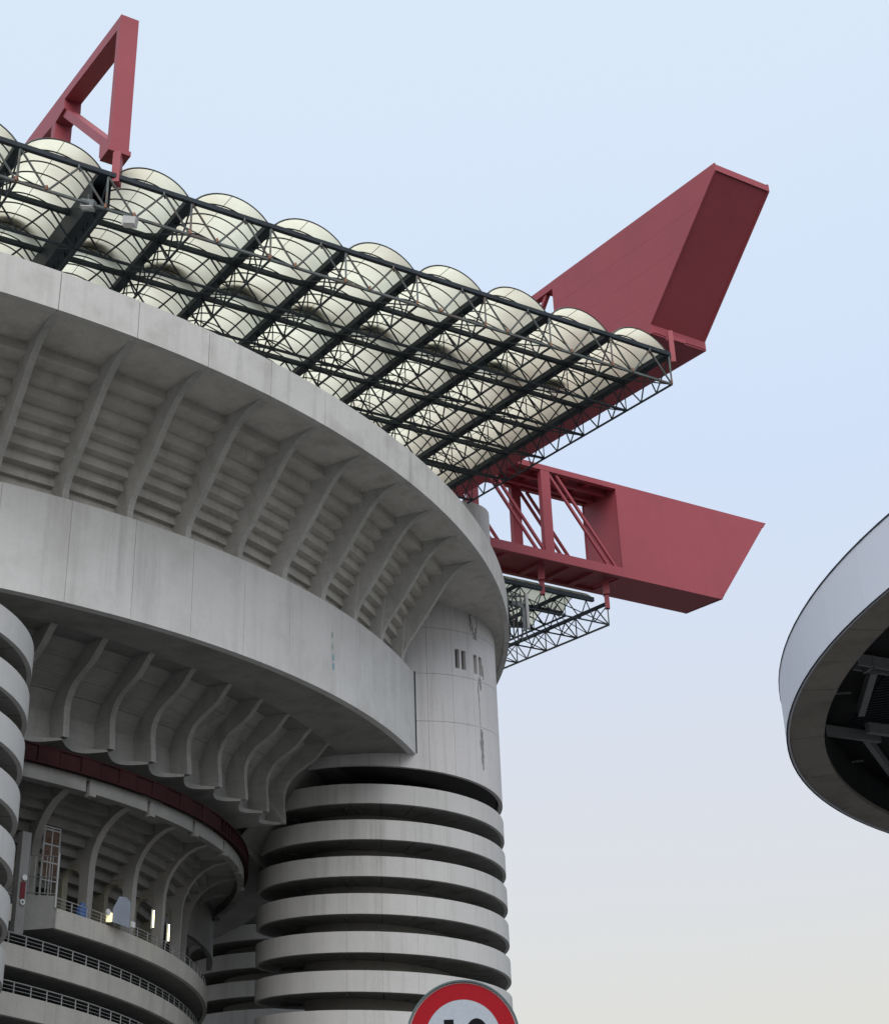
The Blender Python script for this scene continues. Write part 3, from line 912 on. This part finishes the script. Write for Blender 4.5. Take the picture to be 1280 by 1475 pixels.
for h0, h1 in ((hB, hB + .6), (hT - .55, hT)):
    MB().hexa([rw(fe(h0) - .2, t0 - .02, h0), rw(fe(hB if h0 == hB else h0) + .06, t0 - .02, h0), rw(fe(h0) + .06, t1_ + .02, h0), rw(fe(h0) - .2, t1_ + .02, h0)],
              [rw(fe(h1) - .2, t0 - .02, h1), rw((fe(h0) if h0 == hB else fe(h1)) + .06, t0 - .02, h1), rw((fe(h0) if h0 == hB else fe(h1)) + .06, t1_ + .02, h1), rw(fe(h1) - .2, t1_ + .02, h1)]).build('end_lip', RED, gc)
rbox(MB(), sB + .05, sB + .15, t0 + .121, t1_ - .121, hB + .13, hT - .13).build('bulkhead', RED, gc)
rbox(MB(), sN, sB - .003, t0 + .5, t1_ - .5, hT - .1, hT - .02).build('top_plate', RED, gc)
rbox(MB(), sN, sB - .003, t0 + .5, t1_ - .5, hB + .3, hB + .38).build('bottom_plate', RED, gc)
for t_ in (t0, t1_ - .5):
    rbox(MB(), sN, sB - .002, t_, t_ + .5, hT - .5, hT).build('top_chord', RED, gc)
    rbox(MB(), sN, sB - .002, t_, t_ + .5, hB, hB + .82).build('bottom_chord', RED, gc)
    for s_ in (12.4, 5.2):
        rbox(MB(), s_, s_ + .9, t_ + .02, t_ + .48, hB + .825, hT - .505).build('post', RED, gc)
    for sa, sb in ((13.6, 19.2), (6.4, 12.0)):
        for dd in (-.1, .7):
            MB().bar(rw(sa + dd - .2, t_ + .25, hT - .6), rw(sb + dd - .2, t_ + .25, hB + .8), .2, .22).build('diagonal', RED, gc)
for s_ in (5.5, 9.0, 12.6, 15.2, 17.6):
    rbox(MB(), s_, s_ + .55, t0 + .5, t1_ - .5, hT - .45, hT - .05).build('cross_beam', RED, gc)
    rbox(MB(), s_, s_ + .55, t0 + .5, t1_ - .5, hB + .03, hB + .299).build('cross_beam', RED, gc)
for tq in (t0 + 1.3, t0 + 2.9):
    rbox(MB(), sN, sB - .01, tq, tq + .4, hT - .75, hT - .455).build('stringer', RED, gc)
for s_ in (12.9, 19.45):
    MB().bar(rw(s_, 31.5, hB), rw(s_, 31.5, hB - 1.35), .7, .5).build('hanger', RED, gc)
    MB().bar(rw(s_, 31.5, hB - 1.3), rw(s_, 31.5, hB - 2.6), .38, .38).build('hanger', RED, gc)

# girder A: open frame above the left part of the roof
ga = empty('roof_girder', tuple(rw(-36, 6, 2)), 'slender open red A shaped frame standing above the left part of the roof', 'roof girder', RG)
a0_, a1_ = -36.2, -35.2
def plate(poly, name, par=ga, s0=a0_, s1=a1_):
    n = len(poly)
    vs = [rw(s0, t, h) for t, h in poly] + [rw(s1, t, h) for t, h in poly]
    fs = [tuple(range(n)), tuple(range(2 * n - 1, n - 1, -1))] + [(i, i + n, (i + 1) % n + n, (i + 1) % n) for i in range(n)]
    return MB().add(vs, fs).build(name, RED, par)
plate([(.0, 10.75), (.02, 1.75), (.55, 1.75), (.49, 9.95), (.3, 10.75)], 'leg')
plate([(.31, 10.75), (.5, 9.96), (8.85, 10.95), (8.8, 10.2), (10.2, 10.1), (24, 12.6), (24, 13.3), (15.5, 12.42)], 'top_chord')
plate([(.56, 2.6), (.9, 2.72), (8.8, 10.19), (9.4, 10.05), (2.2, 3.25), (2.15, 2.35), (1.27, 1.6), (.56, 1.75)], 'strut', s0=-36.05, s1=-35.35)
plate([(10.21, 10.09), (10.9, 10.2), (10.9, 4.), (10.21, 4.)], 'post')
plate([(-.03, 1.74), (-.03, 1.45), (1.2, 1.45), (1.2, 1.74)], 'foot_plate', s0=-36.3, s1=-35.1)
MB().bar(rw(-35.7, .15, -.5), rw(-35.7, .15, 1.45), .55, .4).build('hanger', RED, ga)
for s_ in (-35.3, -36.1): pass
plate([(24.0, 12.6), (24, 13.3), (40, 14), (40, 13.3)], 'top_chord')
for t_ in (20., 30., 39.):
    plate([(t_, 12), (t_ + .6, 12), (t_ + .6, -.2), (t_, -.2)], 'post')

# floodlights hung on the eave truss beside the A frame
def flood(s, t, h, label, m_):
    e = empty('floodlight', tuple(rw(s, t, h)), label, 'floodlight', 'floodlights on the eave truss')
    c = rw(s, t, h)
    MB().bar(c + Vector((-.33, 0, .1)), c + Vector((.33, -.05, -.05)), .42, .5, upv=(.2, -.3, 1)).build('housing', m_, e)
    MB().tube(c + Vector((0, 0, .1)), c + Vector((-.05, .05, .75)), .05, 6).build('bracket', STEEL_L, e)
    MB().bar(c + Vector((-.28, -.2, -.22)), c + Vector((.28, -.25, -.3)), .3, .04).build('glass', WHITEP, e)
flood(-37.0, .2, -2.3, 'dull floodlight under the eave, left of the red post', GREYP)
flood(-34.9, -.1, -2.75, 'pale ribbed floodlight under the eave, right of the red post', WHITEP)

# antennas clustered by the corner roof
an = empty('antenna_cluster', (5.2, 108.5, 43.0), 'cluster of grey antennas and boxes on poles beside the rim and corner roof', 'antenna cluster')
rnd = random.Random(4)
MB().bar((4.2, 108.4, 46.2), (6.3, 109.0, 46.3), .12, .12).build('cross_arm', STEEL_L, an)
MB().bar((4.2, 108.4, 43.6), (6.3, 109.0, 43.7), .12, .12).build('cross_arm', STEEL_L, an)
for i in range(6):
    x = 4.35 + i * .33
    MB().tube((x, 108.2 + rnd.uniform(0, .5), 42.4), (x, 108.2 + rnd.uniform(0, .5), 46.4), .06, 6).build('pole', STEEL_L, an)
MB().tube((6.15, 108.3, 43.3), (6.15, 108.3, 46.2), .13, 10).build('panel_antenna', WHITEP, an, smooth=True)
MB().tube((5.85, 108.2, 43.1), (5.85, 108.2, 45.0), .12, 10).build('panel_antenna', GREYP, an, smooth=True)
for i in range(16):
    x, z = rnd.uniform(4.4, 5.8), rnd.uniform(42.9, 46.0)
    y = 108.2 + rnd.uniform(-.2, .5)
    w_, h_ = rnd.uniform(.1, .28), rnd.uniform(.2, .55)
    MB().bar((x, y, z), (x, y + .2, z), w_, h_).build('radio_unit', GREYP if i % 3 else STEEL, an)

# ------------------------------------------------------------------ round canopy on the right
CC = (20.8, 22.66)
cn = empty('round_canopy', (CC[0], CC[1], G), 'round canopy at the right edge with pearl fascia, brown soffit ring and dark underside', 'canopy')
RO, RI = 15.22, 14.56
st_ = 5.0
off = 0
for i in range(72):
    a0 = i * st_ + 1.2
    MB().arc(CC, lambda a: RO - .06, RO, 8.0, 8.95, a0 + .012, a0 + st_ - .012, 4).build('fascia_panel', LILAC, cn, smooth=True)
for i in range(72):
    a0 = i * st_ + 3.0
    MB().arc(CC, RI, RO - .07, 8.02 + (.004 if i % 2 else 0), 8.1, a0 + .04, a0 + st_ - .04, 4).build('soffit_board', SOFTAN, cn)
MB().arc(CC, RO - .14, RO + .012, 8.952, 8.975, 0, 360, 180).build('trim', STEEL, cn, smooth=True)
MB().arc(CC, RO - .02, RO + .004, 7.994, 8.001, 0, 360, 180).build('trim', STEEL, cn, smooth=True)
MB().arc(CC, RI, RI + .04, 8.1, 8.86, 0, 360, 120).build('inner_upstand', DECKD, cn)
MB().arc(CC, .01, RO - .08, 8.87, 8.92, 0, 360, 120).build('roof_deck', DECKD, cn)
zb = 8.62
kf = zb / 8.9
def cbeam(p, q_, w_, h_=.2, m_=BEAMG, dz_=0, nm_='beam'):
    MB().bar((p[0] * kf, p[1] * kf, zb + .1 + dz_), (q_[0] * kf, q_[1] * kf, zb + .1 + dz_), w_, h_).build(nm_, m_, cn)
cbeam((7.0, 24.48), (9.5, 25.8), .055)
cbeam((7.02, 24.86), (9.3, 26.0), .05, dz_=.05)
cbeam((7.41, 25.0), (7.73, 27.33), .12)
cbeam((7.22, 24.95), (7.33, 24.6), .04)
cbeam((7.05, 28.3), (8.5, 29.05), .09)
cbeam((8.2, 28.95), (10.2, 33.4), .11)
cbeam((8.1, 28.36), (10.5, 29.6), .12)
cbeam((6.95, 26.26), (7.3, 26.23), .03, .03)
cbeam((8.0, 30.75), (8.55, 30.6), .03, .03)
cbeam((7.1, 28.75), (8.2, 28.9), .03, .03)
for i in range(60):      # corrugated deck ribs
    y = 22.6 + i * .16
    if math.hypot(7.55 - CC[0], y + .35 - CC[1]) > 14.2: continue
    MB().bar((7.55, y + .35, 8.84), (14, y - 1.6, 8.84), .05, .05).build('deck_rib', STEEL, cn)
MB().tube((CC[0] - 2, CC[1] + 2, G), (CC[0] - 4, CC[1] + 2, 9.1), .35, 20).build('column', BEAMG, cn, smooth=True)
MB().tube((CC[0] + 5, CC[1] - 4, G), (CC[0] + 5, CC[1] - 4, 9.1), .35, 20).build('column', BEAMG, cn, smooth=True)
MB().tube((CC[0] + 4, CC[1] + 6, G), (CC[0] + 4, CC[1] + 6, 9.1), .35, 20).build('column', BEAMG, cn, smooth=True)

# ------------------------------------------------------------------ road sign
SD = 7.39
rs = empty('road_sign', (0.0, SD, G), 'round speed limit sign with red border and black numerals at the bottom edge', 'road sign')
dr = (fw + rt * ((667 - 640) / 2166) - up * ((1497.5 - 737.5) / 2166))
sc_ = dr * (7.36 / dr.y)
cx_, cy_, cz_ = sc_.x, sc_.y, sc_.z
rsr = .2635
nrm = Vector((0, -1, 0))
def dsk(r0, r1, y0, th, name, m_, n=96):
    return disc((cx_, cy_ + y0, cz_), nrm, r0, r1, th, name, m_, rs, n)
dsk(.001, rsr - .004, .0, .012, 'plate', SIGNRIM)
dsk(rsr - .006, rsr + .002, .008, .035, 'rim', SIGNRIM)
dsk(.001, rsr - .0055, -.0135, .001, 'white_border', mat('white border film', (.42, .36, .37), rough=.4, var=.02))
dsk(.177, .2505, -.0155, .001, 'red_border', SIGNRED)
dsk(.001, .1785, -.0150, .0008, 'white_face', SIGNWH)
# numerals
def glyph(pts, name):
    n = len(pts)
    vs = [(cx_ + x, cy_ - .0175, cz_ + z) for x, z in pts] + [(cx_ + x, cy_ - .0165, cz_ + z) for x, z in pts]
    fs = [tuple(range(n)), tuple(range(2 * n - 1, n - 1, -1))] + [(i, i + n, (i + 1) % n + n, (i + 1) % n) for i in range(n)]
    MB().add(vs, fs).build(name, SIGNBK, rs)
u_ = .2618 / 81
tz = (1497.5 - 1470) * u_ * 1.0
glyph([(-27 * u_, tz), (-13 * u_, tz), (-13 * u_, -tz), (-27 * u_, -tz)], 'numeral')
glyph([(-27 * u_, tz - 7 * u_), (-27 * u_, tz - 20 * u_), (-38 * u_, tz - 26 * u_), (-38 * u_, tz - 15 * u_)], 'numeral')
n = 40
ox, rx_, rz_ = 20 * u_, 18 * u_, tz + .002
vs, fs = [], []
for yy in (-.0175, -.0165):
    for kk, (a_, b__) in enumerate(((rx_, rz_), (rx_ - 12 * u_, rz_ - 11 * u_))):
        for i in range(n):
            t_ = 2 * pi * i / n
            c_, s_ = cos(t_), sin(t_)
            vs.append((cx_ + ox + a_ * c_, cy_ + yy, cz_ + b__ * s_))
for i in range(n):
    j = (i + 1) % n
    fs += [(i, j, n + j, n + i), (2 * n + i, 3 * n + i, 3 * n + j, 2 * n + j), (i, 2 * n + i, 2 * n + j, j), (n + i, n + j, 3 * n + j, 3 * n + i)]
MB().add(vs, fs).build('numeral', SIGNBK, rs)
MB().tube((cx_, cy_ + .07, G), (cx_, cy_ + .07, cz_ + .18), .03, 16).build('post', RAIL, rs, smooth=True)
for zz in (-.1, .12):
    MB().bar((cx_ - .12, cy_ + .028, cz_ + zz), (cx_ + .12, cy_ + .028, cz_ + zz), .03, .03).build('bracket', RAIL, rs)

# the photographer's eye is the origin: nothing else stands between
S.render.engine = 'CYCLES'
